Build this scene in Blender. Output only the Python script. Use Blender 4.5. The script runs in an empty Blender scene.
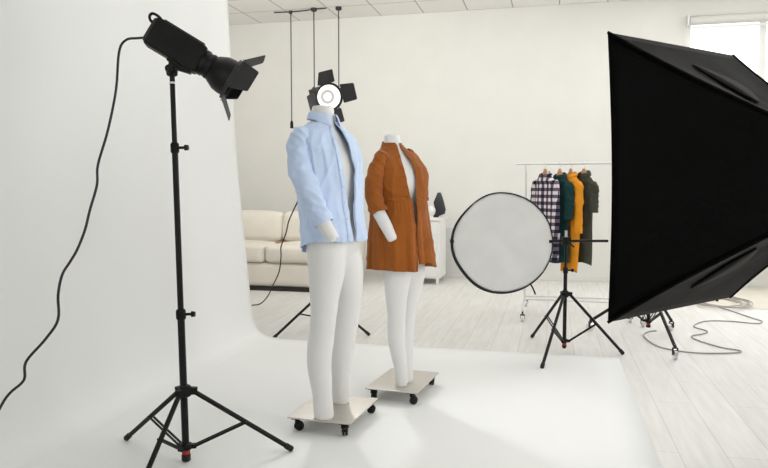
import bpy, bmesh, math, random
from mathutils import Vector, Matrix, noise
random.seed(7)
S = bpy.context.scene
COL = S.collection
PI = math.pi
V = Vector

# ------------------------------------------------------------------ materials
def mat(name, col, rough=0.6, metal=0.0, emit=None, es=0.0, sheen=0.0, coat=0.0, spec=0.5):
    m = bpy.data.materials.new(name); m.use_nodes = True
    b = m.node_tree.nodes['Principled BSDF']
    b.inputs['Base Color'].default_value = (*col, 1)
    b.inputs['Roughness'].default_value = rough
    b.inputs['Metallic'].default_value = metal
    b.inputs['Specular IOR Level'].default_value = spec
    if sheen: b.inputs['Sheen Weight'].default_value = sheen
    if coat: b.inputs['Coat Weight'].default_value = coat
    if emit:
        b.inputs['Emission Color'].default_value = (*emit, 1)
        b.inputs['Emission Strength'].default_value = es
    return m

def nodes(m):
    nt = m.node_tree
    return nt, nt.nodes, nt.links, nt.nodes['Principled BSDF']

def add_noise(m, scale, amount, bump=0.0, stretch=(1, 1, 1), detail=4, bscale=None):
    """soft mottling of the base colour, and a bump of the same grain"""
    nt, N, L, b = nodes(m)
    tc = N.new('ShaderNodeTexCoord'); mp = N.new('ShaderNodeMapping')
    mp.inputs['Scale'].default_value = stretch
    L.new(tc.outputs['Object'], mp.inputs['Vector'])
    n = N.new('ShaderNodeTexNoise'); n.inputs['Scale'].default_value = scale; n.inputs['Detail'].default_value = detail
    L.new(mp.outputs['Vector'], n.inputs['Vector'])
    c = b.inputs['Base Color'].default_value[:]
    r = N.new('ShaderNodeValToRGB')
    r.color_ramp.elements[0].position = 0.3; r.color_ramp.elements[1].position = 0.7
    r.color_ramp.elements[0].color = (*[max(0, x * (1 - amount)) for x in c[:3]], 1)
    r.color_ramp.elements[1].color = (*[min(1, x * (1 + amount * .6)) for x in c[:3]], 1)
    L.new(n.outputs['Fac'], r.inputs['Fac']); L.new(r.outputs['Color'], b.inputs['Base Color'])
    if bump:
        n2 = N.new('ShaderNodeTexNoise'); n2.inputs['Scale'].default_value = bscale or scale * 4; n2.inputs['Detail'].default_value = 3
        L.new(mp.outputs['Vector'], n2.inputs['Vector'])
        bp = N.new('ShaderNodeBump'); bp.inputs['Strength'].default_value = bump; bp.inputs['Distance'].default_value = 0.01
        L.new(n2.outputs['Fac'], bp.inputs['Height']); L.new(bp.outputs['Normal'], b.inputs['Normal'])
    return m

M = {}
M['wall'] = add_noise(mat('warm_white_paint', (0.775, 0.77, 0.735), 0.9, spec=.2), 3, .02, .05, bscale=120)
M['white_wall'] = mat('white_paint', (0.82, 0.81, 0.78), 0.9, spec=.2)
M['paper'] = add_noise(mat('backdrop_paper', (0.83, 0.84, 0.83), 0.75, spec=.25), 1.2, .012, .04, bscale=60)
M['black_metal'] = mat('black_metal', (0.006, 0.006, 0.006), 0.42, 0.0, spec=.25)
M['grey_metal'] = mat('dark_grey_metal', (0.025, 0.025, 0.027), 0.42, 0.2)
M['black_plastic'] = add_noise(mat('black_plastic', (0.006, 0.006, 0.006), 0.55, spec=.22), 30, .2, .08)
M['barn_metal'] = mat('barn_door_metal', (0.03, 0.03, 0.031), 0.5, 0.0, spec=.35)
M['rubber'] = mat('black_rubber', (0.01, 0.01, 0.01), 0.8)
M['chrome'] = mat('chrome', (0.75, 0.75, 0.76), 0.18, 1.0)
M['steel'] = add_noise(mat('satin_steel', (0.62, 0.59, 0.55), 0.34, 0.85), 6, .05, .02, (1, 8, 1))
M['red'] = mat('red_plastic', (0.36, 0.02, 0.025), 0.5)
M['mannequin'] = add_noise(mat('white_mannequin_shell', (0.79, 0.79, 0.775), 0.42), 5, .01)
M['cable'] = mat('black_cable', (0.015, 0.015, 0.016), 0.6)
M['grey_cable'] = mat('grey_cable', (0.30, 0.30, 0.29), 0.6)
M['cream_cable'] = mat('pale_cable', (0.40, 0.38, 0.34), 0.6)
M['white_lacquer'] = mat('white_lacquer', (0.84, 0.84, 0.82), 0.45)
M['white_metal'] = mat('white_metal', (0.78, 0.78, 0.77), 0.4, 0.2)
M['leather'] = add_noise(mat('cream_leather', (0.80, 0.755, 0.675), 0.55), 4, .05, .15, bscale=70)
M['tan'] = mat('tan_strap_and_shade', (0.42, 0.24, 0.11), 0.6)
M['dark_wood'] = mat('dark_plinth', (0.02, 0.017, 0.015), 0.6)
M['hanger'] = add_noise(mat('beech_wood', (0.62, 0.36, 0.17), 0.5), 12, .2, .05, (1, 6, 1))
M['ceramic'] = mat('black_ceramic', (0.022, 0.022, 0.026), 0.45)
M['white_ceramic'] = mat('white_ceramic', (0.8, 0.8, 0.78), 0.3)
M['shirt'] = add_noise(mat('light_blue_cotton', (0.60, 0.73, 0.96), 0.85, sheen=.2, spec=.2), 9, .05, .25, bscale=160)
M['rust'] = add_noise(mat('rust_brown_velvet', (0.32, 0.095, 0.014), 0.8, sheen=.12, spec=.15), 8, .12, .3, bscale=140)
M['rust_lining'] = add_noise(mat('rust_facing', (0.50, 0.175, 0.035), 0.6, sheen=.15, spec=.3), 8, .1, .2, bscale=120)
M['teal'] = add_noise(mat('dark_teal_cloth', (0.012, 0.045, 0.047), 0.9, spec=.2), 10, .2, .2, bscale=90)
M['orange'] = add_noise(mat('orange_cloth', (0.80, 0.31, 0.02), 0.85, spec=.2), 10, .12, .2, bscale=90)
M['olive'] = add_noise(mat('dark_olive_cloth', (0.062, 0.064, 0.048), 0.9, spec=.2), 10, .2, .2, bscale=90)
M['softbox'] = add_noise(mat('black_softbox_nylon', (0.0024, 0.0022, 0.0022), 0.55, spec=.06), 7, .15, .12, bscale=45)
M['softbox_top'] = add_noise(mat('black_softbox_flap', (0.005, 0.005, 0.005), 0.6, spec=.15), 7, .15, .15, bscale=45)
M['diffuser'] = mat('white_diffuser', (0.9, 0.9, 0.88), 0.8, emit=(1, .97, .92), es=3.4)
M['reflector'] = add_noise(mat('silver_white_fabric', (0.74, 0.75, 0.735), 0.6, 0.05), 6, .05, .12, bscale=90)
M['lamp_glass'] = mat('lit_front_glass', (0.5, 0.5, 0.5), 0.5, emit=(1, .98, .94), es=.95)
M['lamp_ring'] = mat('flash_tube_ring', (0.10, 0.10, 0.095), 0.6, emit=(1, .96, .9), es=.36)
M['lamp_core'] = mat('lit_modelling_lamp', (1, 1, 1), 0.3, emit=(1, 1, .97), es=2)
M['mat'] = add_noise(mat('beige_roll_paper', (0.66, 0.62, 0.54), 0.85), 5, .05)

# floor: whitewashed laminate boards running away along Y
def floor_mat():
    m = mat('whitewashed_boards', (0.72, 0.69, 0.63), 0.6, spec=.22)
    nt, N, L, b = nodes(m)
    tc = N.new('ShaderNodeTexCoord'); mp = N.new('ShaderNodeMapping')
    mp.inputs['Rotation'].default_value = (0, 0, PI / 2); mp.inputs['Location'].default_value = (.3, .03, 0)
    L.new(tc.outputs['Object'], mp.inputs['Vector'])
    br = N.new('ShaderNodeTexBrick'); br.offset = 0.37; br.offset_frequency = 2
    br.inputs['Scale'].default_value = 1.0; br.inputs['Brick Width'].default_value = 1.25; br.inputs['Row Height'].default_value = 0.2
    br.inputs['Mortar Size'].default_value = 0.0022; br.inputs['Mortar Smooth'].default_value = 0.3
    br.inputs['Color1'].default_value = (0.745, 0.74, 0.72, 1); br.inputs['Color2'].default_value = (0.71, 0.70, 0.675, 1)
    br.inputs['Mortar'].default_value = (0.58, 0.55, 0.50, 1)
    L.new(mp.outputs['Vector'], br.inputs['Vector'])
    m2 = N.new('ShaderNodeMapping'); m2.inputs['Scale'].default_value = (9, 0.8, 1)
    L.new(tc.outputs['Object'], m2.inputs['Vector'])
    n = N.new('ShaderNodeTexNoise'); n.inputs['Scale'].default_value = 3; n.inputs['Detail'].default_value = 6
    L.new(m2.outputs['Vector'], n.inputs['Vector'])
    r = N.new('ShaderNodeValToRGB'); r.color_ramp.elements[0].color = (.93, .925, .92, 1); r.color_ramp.elements[1].color = (1.04, 1.04, 1.04, 1)
    r.color_ramp.elements[0].position = .3; r.color_ramp.elements[1].position = .7
    L.new(n.outputs['Fac'], r.inputs['Fac'])
    mx = N.new('ShaderNodeMixRGB'); mx.blend_type = 'MULTIPLY'; mx.inputs['Fac'].default_value = 1
    L.new(br.outputs['Color'], mx.inputs['Color1']); L.new(r.outputs['Color'], mx.inputs['Color2'])
    L.new(mx.outputs['Color'], b.inputs['Base Color'])
    return m
M['floor'] = floor_mat()

def ceil_mat():
    m = mat('ceiling_tiles', (0.84, 0.83, 0.80), 0.9, spec=.2)
    nt, N, L, b = nodes(m)
    tc = N.new('ShaderNodeTexCoord'); mp = N.new('ShaderNodeMapping')
    mp.inputs['Location'].default_value = (4.045 + .585 * 10, -9.24 + .585 * 40, 0)
    L.new(tc.outputs['Object'], mp.inputs['Vector'])
    br = N.new('ShaderNodeTexBrick'); br.offset = 0
    br.inputs['Scale'].default_value = 1; br.inputs['Brick Width'].default_value = .585; br.inputs['Row Height'].default_value = .585
    br.inputs['Mortar Size'].default_value = .008; br.inputs['Mortar Smooth'].default_value = .2
    br.inputs['Color1'].default_value = (.92, .91, .88, 1); br.inputs['Color2'].default_value = (.90, .89, .86, 1)
    br.inputs['Mortar'].default_value = (.47, .45, .41, 1)
    L.new(mp.outputs['Vector'], br.inputs['Vector']); L.new(br.outputs['Color'], b.inputs['Base Color'])
    return m
M['ceiling'] = ceil_mat()

def plaid_mat():
    m = mat('plaid_flannel', (0.7, 0.66, 0.66), 0.9, spec=.2)
    nt, N, L, b = nodes(m)
    tc = N.new('ShaderNodeTexCoord'); sp = N.new('ShaderNodeSeparateXYZ')
    L.new(tc.outputs['Object'], sp.inputs['Vector'])
    def band(sock, period, lo, hi, off=0):
        a = N.new('ShaderNodeMath'); a.operation = 'ADD'; a.inputs[1].default_value = 10 + off; L.new(sock, a.inputs[0])
        d = N.new('ShaderNodeMath'); d.operation = 'DIVIDE'; d.inputs[1].default_value = period; L.new(a.outputs[0], d.inputs[0])
        f = N.new('ShaderNodeMath'); f.operation = 'FRACT'; L.new(d.outputs[0], f.inputs[0])
        r = N.new('ShaderNodeValToRGB'); r.color_ramp.interpolation = 'CONSTANT'
        r.color_ramp.elements[0].color = (0, 0, 0, 1); r.color_ramp.elements[1].position = lo; r.color_ramp.elements[1].color = (1, 1, 1, 1)
        e = r.color_ramp.elements.new(hi); e.color = (0, 0, 0, 1)
        L.new(f.outputs[0], r.inputs['Fac']); return r.outputs['Color']
    bx_, bz_ = band(sp.outputs['X'], .064, .25, .75), band(sp.outputs['Z'], .064, .25, .75)
    ad = N.new('ShaderNodeMixRGB'); ad.blend_type = 'ADD'; ad.inputs['Fac'].default_value = 1
    L.new(bx_, ad.inputs['Color1']); L.new(bz_, ad.inputs['Color2'])
    hv = N.new('ShaderNodeMath'); hv.operation = 'MULTIPLY'; hv.inputs[1].default_value = .5
    mid = N.new('ShaderNodeMixRGB'); mid.inputs['Fac'].default_value = .5
    L.new(bx_, mid.inputs['Color1']); L.new(bz_, mid.inputs['Color2'])
    L.new(mid.outputs['Color'], hv.inputs[0])
    r = N.new('ShaderNodeValToRGB'); r.color_ramp.interpolation = 'CONSTANT'
    r.color_ramp.elements[0].color = (.80, .77, .77, 1)
    r.color_ramp.elements[1].position = .12; r.color_ramp.elements[1].color = (.13, .105, .15, 1)
    e = r.color_ramp.elements.new(.38); e.color = (.018, .018, .035, 1)
    L.new(hv.outputs[0], r.inputs['Fac'])
    pk = N.new('ShaderNodeMixRGB'); pk.inputs['Color2'].default_value = (.55, .16, .18, 1)
    l1 = band(sp.outputs['X'], .064, .0, .06); mul = N.new('ShaderNodeMath'); mul.operation = 'MULTIPLY'; mul.inputs[1].default_value = .35
    L.new(l1, mul.inputs[0]); L.new(mul.outputs[0], pk.inputs['Fac']); L.new(r.outputs['Color'], pk.inputs['Color1'])
    L.new(pk.outputs['Color'], b.inputs['Base Color'])
    return m
M['plaid'] = plaid_mat()

def glass_mat():
    m = mat('window_glass', (1, 1, 1), 0.0)
    nt, N, L, b = nodes(m)
    b.inputs['Transmission Weight'].default_value = 1.0; b.inputs['IOR'].default_value = 1.05
    return m
M['glass'] = glass_mat()

# ------------------------------------------------------------------ geometry helpers
def BM(): return bmesh.new()

def box(bm, x0, x1, y0, y1, z0, z1, mx=None):
    vs = [bm.verts.new((x, y, z)) for z in (z0, z1) for (x, y) in ((x0, y0), (x1, y0), (x1, y1), (x0, y1))]
    if mx: 
        for v in vs: v.co = mx @ v.co
    for f in ((3, 2, 1, 0), (4, 5, 6, 7), (0, 1, 5, 4), (1, 2, 6, 5), (2, 3, 7, 6), (3, 0, 4, 7)):
        bm.faces.new([vs[i] for i in f])
    return vs

def loft(bm, rings, closed=True, cap=(True, True)):
    R = [[bm.verts.new(p) for p in r] for r in rings]
    n = len(R[0])
    for a, b in zip(R, R[1:]):
        for i in range(n if closed else n - 1):
            j = (i + 1) % n
            bm.faces.new((a[i], a[j], b[j], b[i]))
    if closed and cap[0]: bm.faces.new(R[0][::-1])
    if closed and cap[1]: bm.faces.new(R[-1])
    return R

def frames(pts):
    pts = [V(p) for p in pts]
    T = [(pts[min(i + 1, len(pts) - 1)] - pts[max(i - 1, 0)]).normalized() for i in range(len(pts))]
    u = T[0].orthogonal().normalized(); out = []
    for p, t in zip(pts, T):
        u = (u - t * u.dot(t)).normalized(); out.append((p, t, u, t.cross(u)))
    return out

def tube(bm, pts, r, seg=10, cap=True):
    rings = []
    fr = frames(pts)
    for i, (p, t, u, w) in enumerate(fr):
        rr = r[i] if isinstance(r, (list, tuple)) else r
        rings.append([p + rr * (math.cos(2 * PI * k / seg) * u + math.sin(2 * PI * k / seg) * w) for k in range(seg)])
    loft(bm, rings, True, (cap, cap))

def bar(bm, a, b, w, h, up=(0, 0, 1)):
    """rectangular bar from a to b"""
    a, b = V(a), V(b); t = (b - a).normalized(); s = t.cross(V(up))
    if s.length < 1e-4: s = V((1, 0, 0))
    s.normalize(); n = s.cross(t)
    rings = [[p + s * w / 2 * i + n * h / 2 * j for i, j in ((-1, -1), (1, -1), (1, 1), (-1, 1))] for p in (a, b)]
    loft(bm, rings)

def smooth_path(pts, n=6):
    pts = [V(p) for p in pts]; out = []
    for i in range(len(pts) - 1):
        p0, p1, p2, p3 = pts[max(i - 1, 0)], pts[i], pts[i + 1], pts[min(i + 2, len(pts) - 1)]
        for k in range(n):
            t = k / n
            out.append(.5 * ((2 * p1) + (p2 - p0) * t + (2 * p0 - 5 * p1 + 4 * p2 - p3) * t * t + (3 * p1 - p0 - 3 * p2 + p3) * t ** 3))
    out.append(pts[-1]); return out

def lathe(bm, prof, seg=24, mx=None, cap=(True, True)):
    """profile of (radius, height) about local Z"""
    rings = []
    for r, z in prof:
        ring = [V((max(r, 1e-4) * math.cos(2 * PI * k / seg), max(r, 1e-4) * math.sin(2 * PI * k / seg), z)) for k in range(seg)]
        rings.append([mx @ p for p in ring] if mx else ring)
    loft(bm, rings, True, cap)

def interp(tab, z):
    """rows sorted by first column; linear with smoothing of the others"""
    if tab[0][0] > tab[-1][0]: tab = tab[::-1]
    if z <= tab[0][0]: return tab[0][1:]
    for a, b in zip(tab, tab[1:]):
        if z <= b[0]:
            t = (z - a[0]) / (b[0] - a[0]); 
            return tuple(x + (y - x) * t for x, y in zip(a[1:], b[1:]))
    return tab[-1][1:]

def ell(cx, cy, z, a, b, n=40, p=2.0, rot=0):
    out = []
    for k in range(n):
        t = 2 * PI * k / n; c, s = math.cos(t), math.sin(t)
        x = a * math.copysign(abs(c) ** (2 / p), c); y = b * math.copysign(abs(s) ** (2 / p), s)
        out.append(V((cx + x, cy + y, z)))
    return out

INV = {}
def obj(name, bm, m, parent=None, smooth=True, angle=40, bevel=0, solid=0, sub=0, offset=0, world=False):
    me = bpy.data.meshes.new(name)
    if world and parent is not None: bm.transform(INV[parent.name])
    bmesh.ops.recalc_face_normals(bm, faces=bm.faces[:])
    bm.to_mesh(me); bm.free()
    ms = m if isinstance(m, (list, tuple)) else [m]
    for k in ms: me.materials.append(k)
    if smooth:
        me.polygons.foreach_set('use_smooth', [True] * len(me.polygons))
        me.set_sharp_from_angle(angle=math.radians(angle))
    o = bpy.data.objects.new(name, me); COL.objects.link(o)
    if parent is not None:
        o.parent = parent
        if parent.name in INV: INV[o.name] = INV[parent.name]
    if solid:
        d = o.modifiers.new('solid', 'SOLIDIFY'); d.thickness = solid; d.offset = offset
    if bevel:
        d = o.modifiers.new('bevel', 'BEVEL'); d.width = bevel; d.segments = 2; d.limit_method = 'ANGLE'
    if sub:
        d = o.modifiers.new('sub', 'SUBSURF'); d.levels = sub; d.render_levels = sub
    return o

def tag(o, label, cat, group=None):
    o['label'] = label; o['category'] = cat
    if group: o['group'] = group
    return o

def thing(name, label, cat, loc=(0, 0, 0), rotz=0, group=None, mx=None):
    o = bpy.data.objects.new(name, None); COL.objects.link(o)
    o.empty_display_size = .1
    m = mx if mx is not None else Matrix.Translation(V(loc)) @ Matrix.Rotation(rotz, 4, 'Z')
    o.matrix_world = m; o.location, o.rotation_euler, o.scale = m.to_translation(), m.to_euler(), (1, 1, 1)
    INV[o.name] = m.inverted()
    return tag(o, label, cat, group)

def struct(name, bm, m, parent=None, **k):
    o = obj(name, bm, m, parent, **k)
    if parent is None: o['kind'] = 'structure'
    return o

# ------------------------------------------------------------------ camera
YAW = math.radians(13.7); PIT = math.atan(44 / 690)
cam = bpy.data.objects.new('camera', bpy.data.cameras.new('camera')); COL.objects.link(cam)
cam.data.sensor_fit = 'HORIZONTAL'; cam.data.sensor_width = 36; cam.data.lens = 690 / 768 * 36
cam.data.clip_start = .05
cam.location = (0, 0, 1.18); cam.rotation_euler = (PI / 2 - PIT, 0, YAW)
S.camera = cam
CR = V((math.cos(YAW), math.sin(YAW), 0)); CF = V((-math.sin(YAW), math.cos(YAW), 0))

# ------------------------------------------------------------------ the room
X0, X1, Y0, Y1, ZC = -4.7, 3.6, -2.2, 9.24, 3.538
b = BM(); box(b, X0 - .1, X1 + .1, Y0 - .1, Y1 + .1, -.1, 0); struct('floor', b, M['floor'], smooth=False)
b = BM(); box(b, X0 - .1, X1 + .1, Y0 - .1, Y1 + .1, ZC, ZC + .1); struct('ceiling', b, M['ceiling'], smooth=False)
WX0, WX1, WZ0, WZ1 = 1.56, 3.30, .95, 3.30
b = BM()
box(b, X0 - .1, WX0, Y1, Y1 + .15, 0, ZC); box(b, WX1, X1 + .1, Y1, Y1 + .15, 0, ZC)
box(b, WX0, WX1, Y1, Y1 + .15, 0, WZ0); box(b, WX0, WX1, Y1, Y1 + .15, WZ1, ZC)
struct('wall_back', b, M['wall'], smooth=False)
b = BM(); box(b, X0 - .1, X0, Y0, Y1, 0, ZC); struct('wall_left', b, M['white_wall'], smooth=False)
b = BM(); box(b, X0 - .1, X1 + .1, Y0 - .1, Y0, 0, ZC); struct('wall_front', b, M['white_wall'], smooth=False)
# right wall with two tall openings
RW = [(2.6, 4.6), (5.4, 7.6)]
b = BM()
ys = [Y0] + [y for w in RW for y in w] + [Y1]
for i in range(0, len(ys), 2): box(b, X1, X1 + .1, ys[i], ys[i + 1], 0, ZC)
for y0, y1 in RW:
    box(b, X1, X1 + .1, y0, y1, 0, .9); box(b, X1, X1 + .1, y0, y1, 3.2, ZC)
struct('wall_right', b, M['white_wall'], smooth=False)
b = BM(); box(b, X0, X1, Y1 - .018, Y1, 0, .07); struct('baseboard_back', b, M['wall'], smooth=False, bevel=.004)

def window(name, p, u, w, z0, z1, n):
    """frame, mullion, sill and pane in an opening: p = lower corner on the wall face, u = unit along the wall, n = out of the room"""
    u, n, p = V(u), V(n), V(p)
    def bx_(bm, a, c, za, zb, d0, d1):
        q = [p + u * a + n * d0, p + u * c + n * d0, p + u * c + n * d1, p + u * a + n * d1]
        loft(bm, [[V((v.x, v.y, za)) for v in q], [V((v.x, v.y, zb)) for v in q]])
    b = BM()
    for a, c in ((0, .06), (w - .06, w), (w / 2 - .035, w / 2 + .035)): bx_(b, a, c, z0, z1, .02, .08)
    bx_(b, .06, w - .06, z0, z0 + .06, .021, .079); bx_(b, .06, w - .06, z1 - .06, z1, .021, .079)
    fr = struct(name, b, M['white_lacquer'], smooth=False)
    b = BM(); bx_(b, .05, w - .05, z0 + .05, z1 - .05, .045, .05); obj('pane', b, M['glass'], fr, smooth=False)
    b = BM(); bx_(b, -.05, w + .05, z0 - .03, z0, -.10, .02); obj('window_sill', b, M['white_lacquer'], fr, smooth=False, bevel=.004)
window('window_1', (WX0, Y1, 0), (1, 0, 0), WX1 - WX0, WZ0, WZ1, (0, 1, 0))
for i, (y0, y1) in enumerate(RW):
    window('window_%d' % (i + 2), (X1, y0, 0), (0, 1, 0), y1 - y0, .9, 3.2, (1, 0, 0))

# roller blind at the head of the back window, drawn up
t = thing('roller_blind', 'white roller blind rolled up at the top of the bright window', 'blind', (WX0, Y1 - .06, 3.17))
b = BM(); tube(b, [(.03, 0, .06), (1.70, 0, .06)], .052, 18); obj('rolled_fabric', b, mat('blind_fabric', (.66, .66, .62), .8), t)
b = BM(); box(b, .03, 1.70, -.012, .012, -.035, -.01); obj('bottom_bar', b, M['white_metal'], t, smooth=False, bevel=.004)
for x in (0, 1.705):
    b = BM(); box(b, x, x + .02, -.055, .055, -.0, .125); obj('bracket', b, M['white_metal'], t, smooth=False, bevel=.004)
b = BM(); tube(b, [(-.012, 0, .06), (-.012, -.004, -1.3)], .004, 6); obj('pull_chain', b, M['white_metal'], t)

# ------------------------------------------------------------------ paper sweep
sw = [(.47, 0.002), (-.6, .002), (-1.7, .002), (-2.0, .004), (-2.116, .014), (-2.18, .024), (-2.245, .055), (-2.285, .12), (-2.312, .227), (-2.338, .45), (-2.363, .705), (-2.395, 1.05),
      (-2.422, 1.377), (-2.452, 2.0), (-2.48, 2.66), (-2.49, 3.05), (-2.49, 3.32)]
prof = smooth_path([(x, 0, z) for x, z in sw], 4)
t = thing('paper_backdrop', 'white seamless paper sweep curving from the wall onto the floor under the mannequins', 'backdrop', (-1.0, 3.5, 0))
b = BM()
rows = []
for k in range(37):
    y = 1.9 + (5.04 - 1.9) * k / 36
    row = []
    for p in prof:
        q = V((p.x, y, p.z))
        # slow ripples of the hanging length
        a = min(1, max(0, (p.z - .05) / .6)) * .012
        q.x += a * (math.sin(y * 4.1 + p.z * .5) + .6 * math.sin(y * 9.3 + 1))
        row.append(q)
    rows.append(row)
loft(b, rows, closed=False)
obj('paper_sheet', b, M['paper'], t, solid=.002, offset=0, world=True, angle=60)
b = BM(); tube(b, [(-2.53, 1.8, 3.36), (-2.53, 5.14, 3.36)], .055, 20); obj('paper_roll', b, M['paper'], t, world=True)
for y in (1.84, 5.10):
    b = BM(); box(b, -2.56, -2.50, y - .02, y + .02, 3.36, ZC); obj('hanging_bracket', b, M['black_metal'], t, world=True, smooth=False)

# ------------------------------------------------------------------ lighting stands
def make_stand(name, label, loc, tips, collar_z, hub_z, sections, brace_f=.5, casters=False, red=True, cat='light stand', knob_dir=(1, 0, 0), collars=(), m=None, group=None, leg_r=.011, hub_bottom=.05):
    m = m or M['black_metal']
    t = thing(name, label, cat, loc, 0, group)
    L0 = V(loc)
    for z0, z1, r in sections:
        b = BM(); lathe(b, [(r, z0), (r, z1)], 16); obj('pole', b, m, t)
    for z, r in collars:
        b = BM(); lathe(b, [(r * .85, z - .022), (r, z - .016), (r, z + .014), (r * .8, z + .022)], 16)
        c = obj('locking_collar', b, M['black_plastic'], t)
        b = BM(); k = V(knob_dir).normalized()
        tube(b, [V((0, 0, z)) + k * r * .7, V((0, 0, z)) + k * (r + .022), V((0, 0, z)) + k * (r + .024), V((0, 0, z)) + k * (r + .04)], [.006, .006, .013, .011], 10)
        obj('knob', b, M['black_plastic'], c)
    # spider collar where the legs hinge
    R0 = sections[0][2]
    b = BM(); lathe(b, [(R0 + .004, collar_z - .026), (R0 + .012, collar_z - .02), (R0 + .012, collar_z + .016), (R0 + .004, collar_z + .024)], 16)
    for x, y in tips:
        d = V((x, y, 0)).normalized(); bar(b, V((0, 0, collar_z)) + d * R0, V((0, 0, collar_z - .004)) + d * (R0 + .036), .024, .03)
    obj('leg_hinge_collar', b, M['black_plastic'], t)
    b = BM(); lathe(b, [(R0 + .003, hub_z - .014), (R0 + .01, hub_z - .01), (R0 + .01, hub_z + .012), (R0 + .003, hub_z + .016)], 16)
    for x, y in tips:
        d = V((x, y, 0)).normalized(); bar(b, V((0, 0, hub_z)) + d * R0, V((0, 0, hub_z)) + d * (R0 + .028), .022, .018)
    obj('brace_hub', b, M['black_plastic'], t)
    if red:
        b = BM(); lathe(b, [(R0 + .001, hub_z - .033), (R0 + .002, hub_z - .031), (R0 + .002, hub_z - .018), (R0 + .001, hub_z - .016)], 16)
        obj('red_band', b, M['red'], t)['label'] = 'red plastic band round the foot of the pole'
        b = BM(); lathe(b, [(R0 + .001, hub_bottom), (R0 + .004, hub_bottom + .004), (R0 + .004, hub_z - .035), (R0, hub_z - .034)], 16)
        obj('pole_end_cap', b, M['rubber'], t)
    for x, y in tips:
        d = V((x, y, 0)).normalized(); a = V((0, 0, collar_z - .006)) + d * (R0 + .022); e = V((x, y, (.085 if casters else .012)))
        b = BM(); tube(b, [a, e], leg_r, 10); lg = obj('leg', b, m, t)
        if casters:
            b = BM(); side = V((-d.y, d.x, 0)); c = V((x, y, .034))
            tube(b, [c - side * .011, c + side * .011], .034, 16); tube(b, [c - side * .013, c - side * .012], .012, 10)
            obj('caster_wheel', b, M['chrome'], lg)['label'] = 'chrome caster wheel'
            b = BM(); bar(b, c + side * .016 + V((0, 0, -.004)), c + side * .016 + V((0, 0, .045)), .012, .003); bar(b, c - side * .016 + V((0, 0, -.004)), c - side * .016 + V((0, 0, .045)), .012, .003)
            bar(b, c - side * .018 + V((0, 0, .045)), c + side * .018 + V((0, 0, .045)), .02, .006); tube(b, [c + V((0, 0, .045)), c + V((0, 0, .07))], .008, 8)
            obj('caster_fork', b, M['grey_metal'], lg)
        else:
            b = BM(); q = (a - e).normalized(); tube(b, [e - q * .006, e, e + q * .03, e + q * .034], [leg_r * .9, leg_r + .003, leg_r + .003, leg_r], 10); obj('foot_cap', b, M['rubber'], lg)
        mid = a.lerp(e, brace_f); h = V((0, 0, hub_z)) + d * (R0 + .02); side = V((-d.y, d.x, 0))
        b = BM()
        for s in (-1, 1): bar(b, h + side * .009 * s, mid + side * .009 * s, .004, .011)
        tube(b, [mid - side * .014, mid + side * .014], .006, 8)
        obj('brace', b, m, t)
    return t

# left key light stand
loc = (-1.53, 2.645, .003)
make_stand('light_stand', 'tall black tripod light stand holding the big lamp beside the white paper curve', loc,
           [(-1.930 - loc[0], 2.80 - loc[1]), (-1.126 - loc[0], 2.858 - loc[1]), (-1.563 - loc[0], 2.36 - loc[1])],
           .312, .066, [(.01, .66, .0155), (.62, 1.37, .0128), (1.33, 1.665, .011)], .52, collars=[(.645, .021), (1.355, .018)], knob_dir=CR, hub_bottom=.003)

# ------------------------------------------------------------------ studio flash heads
def rounded_rect(x, hw, hh, r, n=5):
    out = []
    for cx, cz, a0 in ((hw - r, hh - r, 0), (-hw + r, hh - r, PI / 2), (-hw + r, -hh + r, PI), (hw - r, -hh + r, 3 * PI / 2)):
        for k in range(n + 1):
            a = a0 + PI / 2 * k / n; out.append(V((x, cx + r * math.cos(a), cz + r * math.sin(a))))
    return out

def axis_matrix(origin, axis, roll=0):
    x = V(axis).normalized(); y = V((0, 0, 1)).cross(x).normalized(); z = x.cross(y)
    m = Matrix((x, y, z)).transposed().to_4x4(); m = Matrix.Translation(V(origin)) @ m @ Matrix.Rotation(roll, 4, 'X')
    return m

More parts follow.
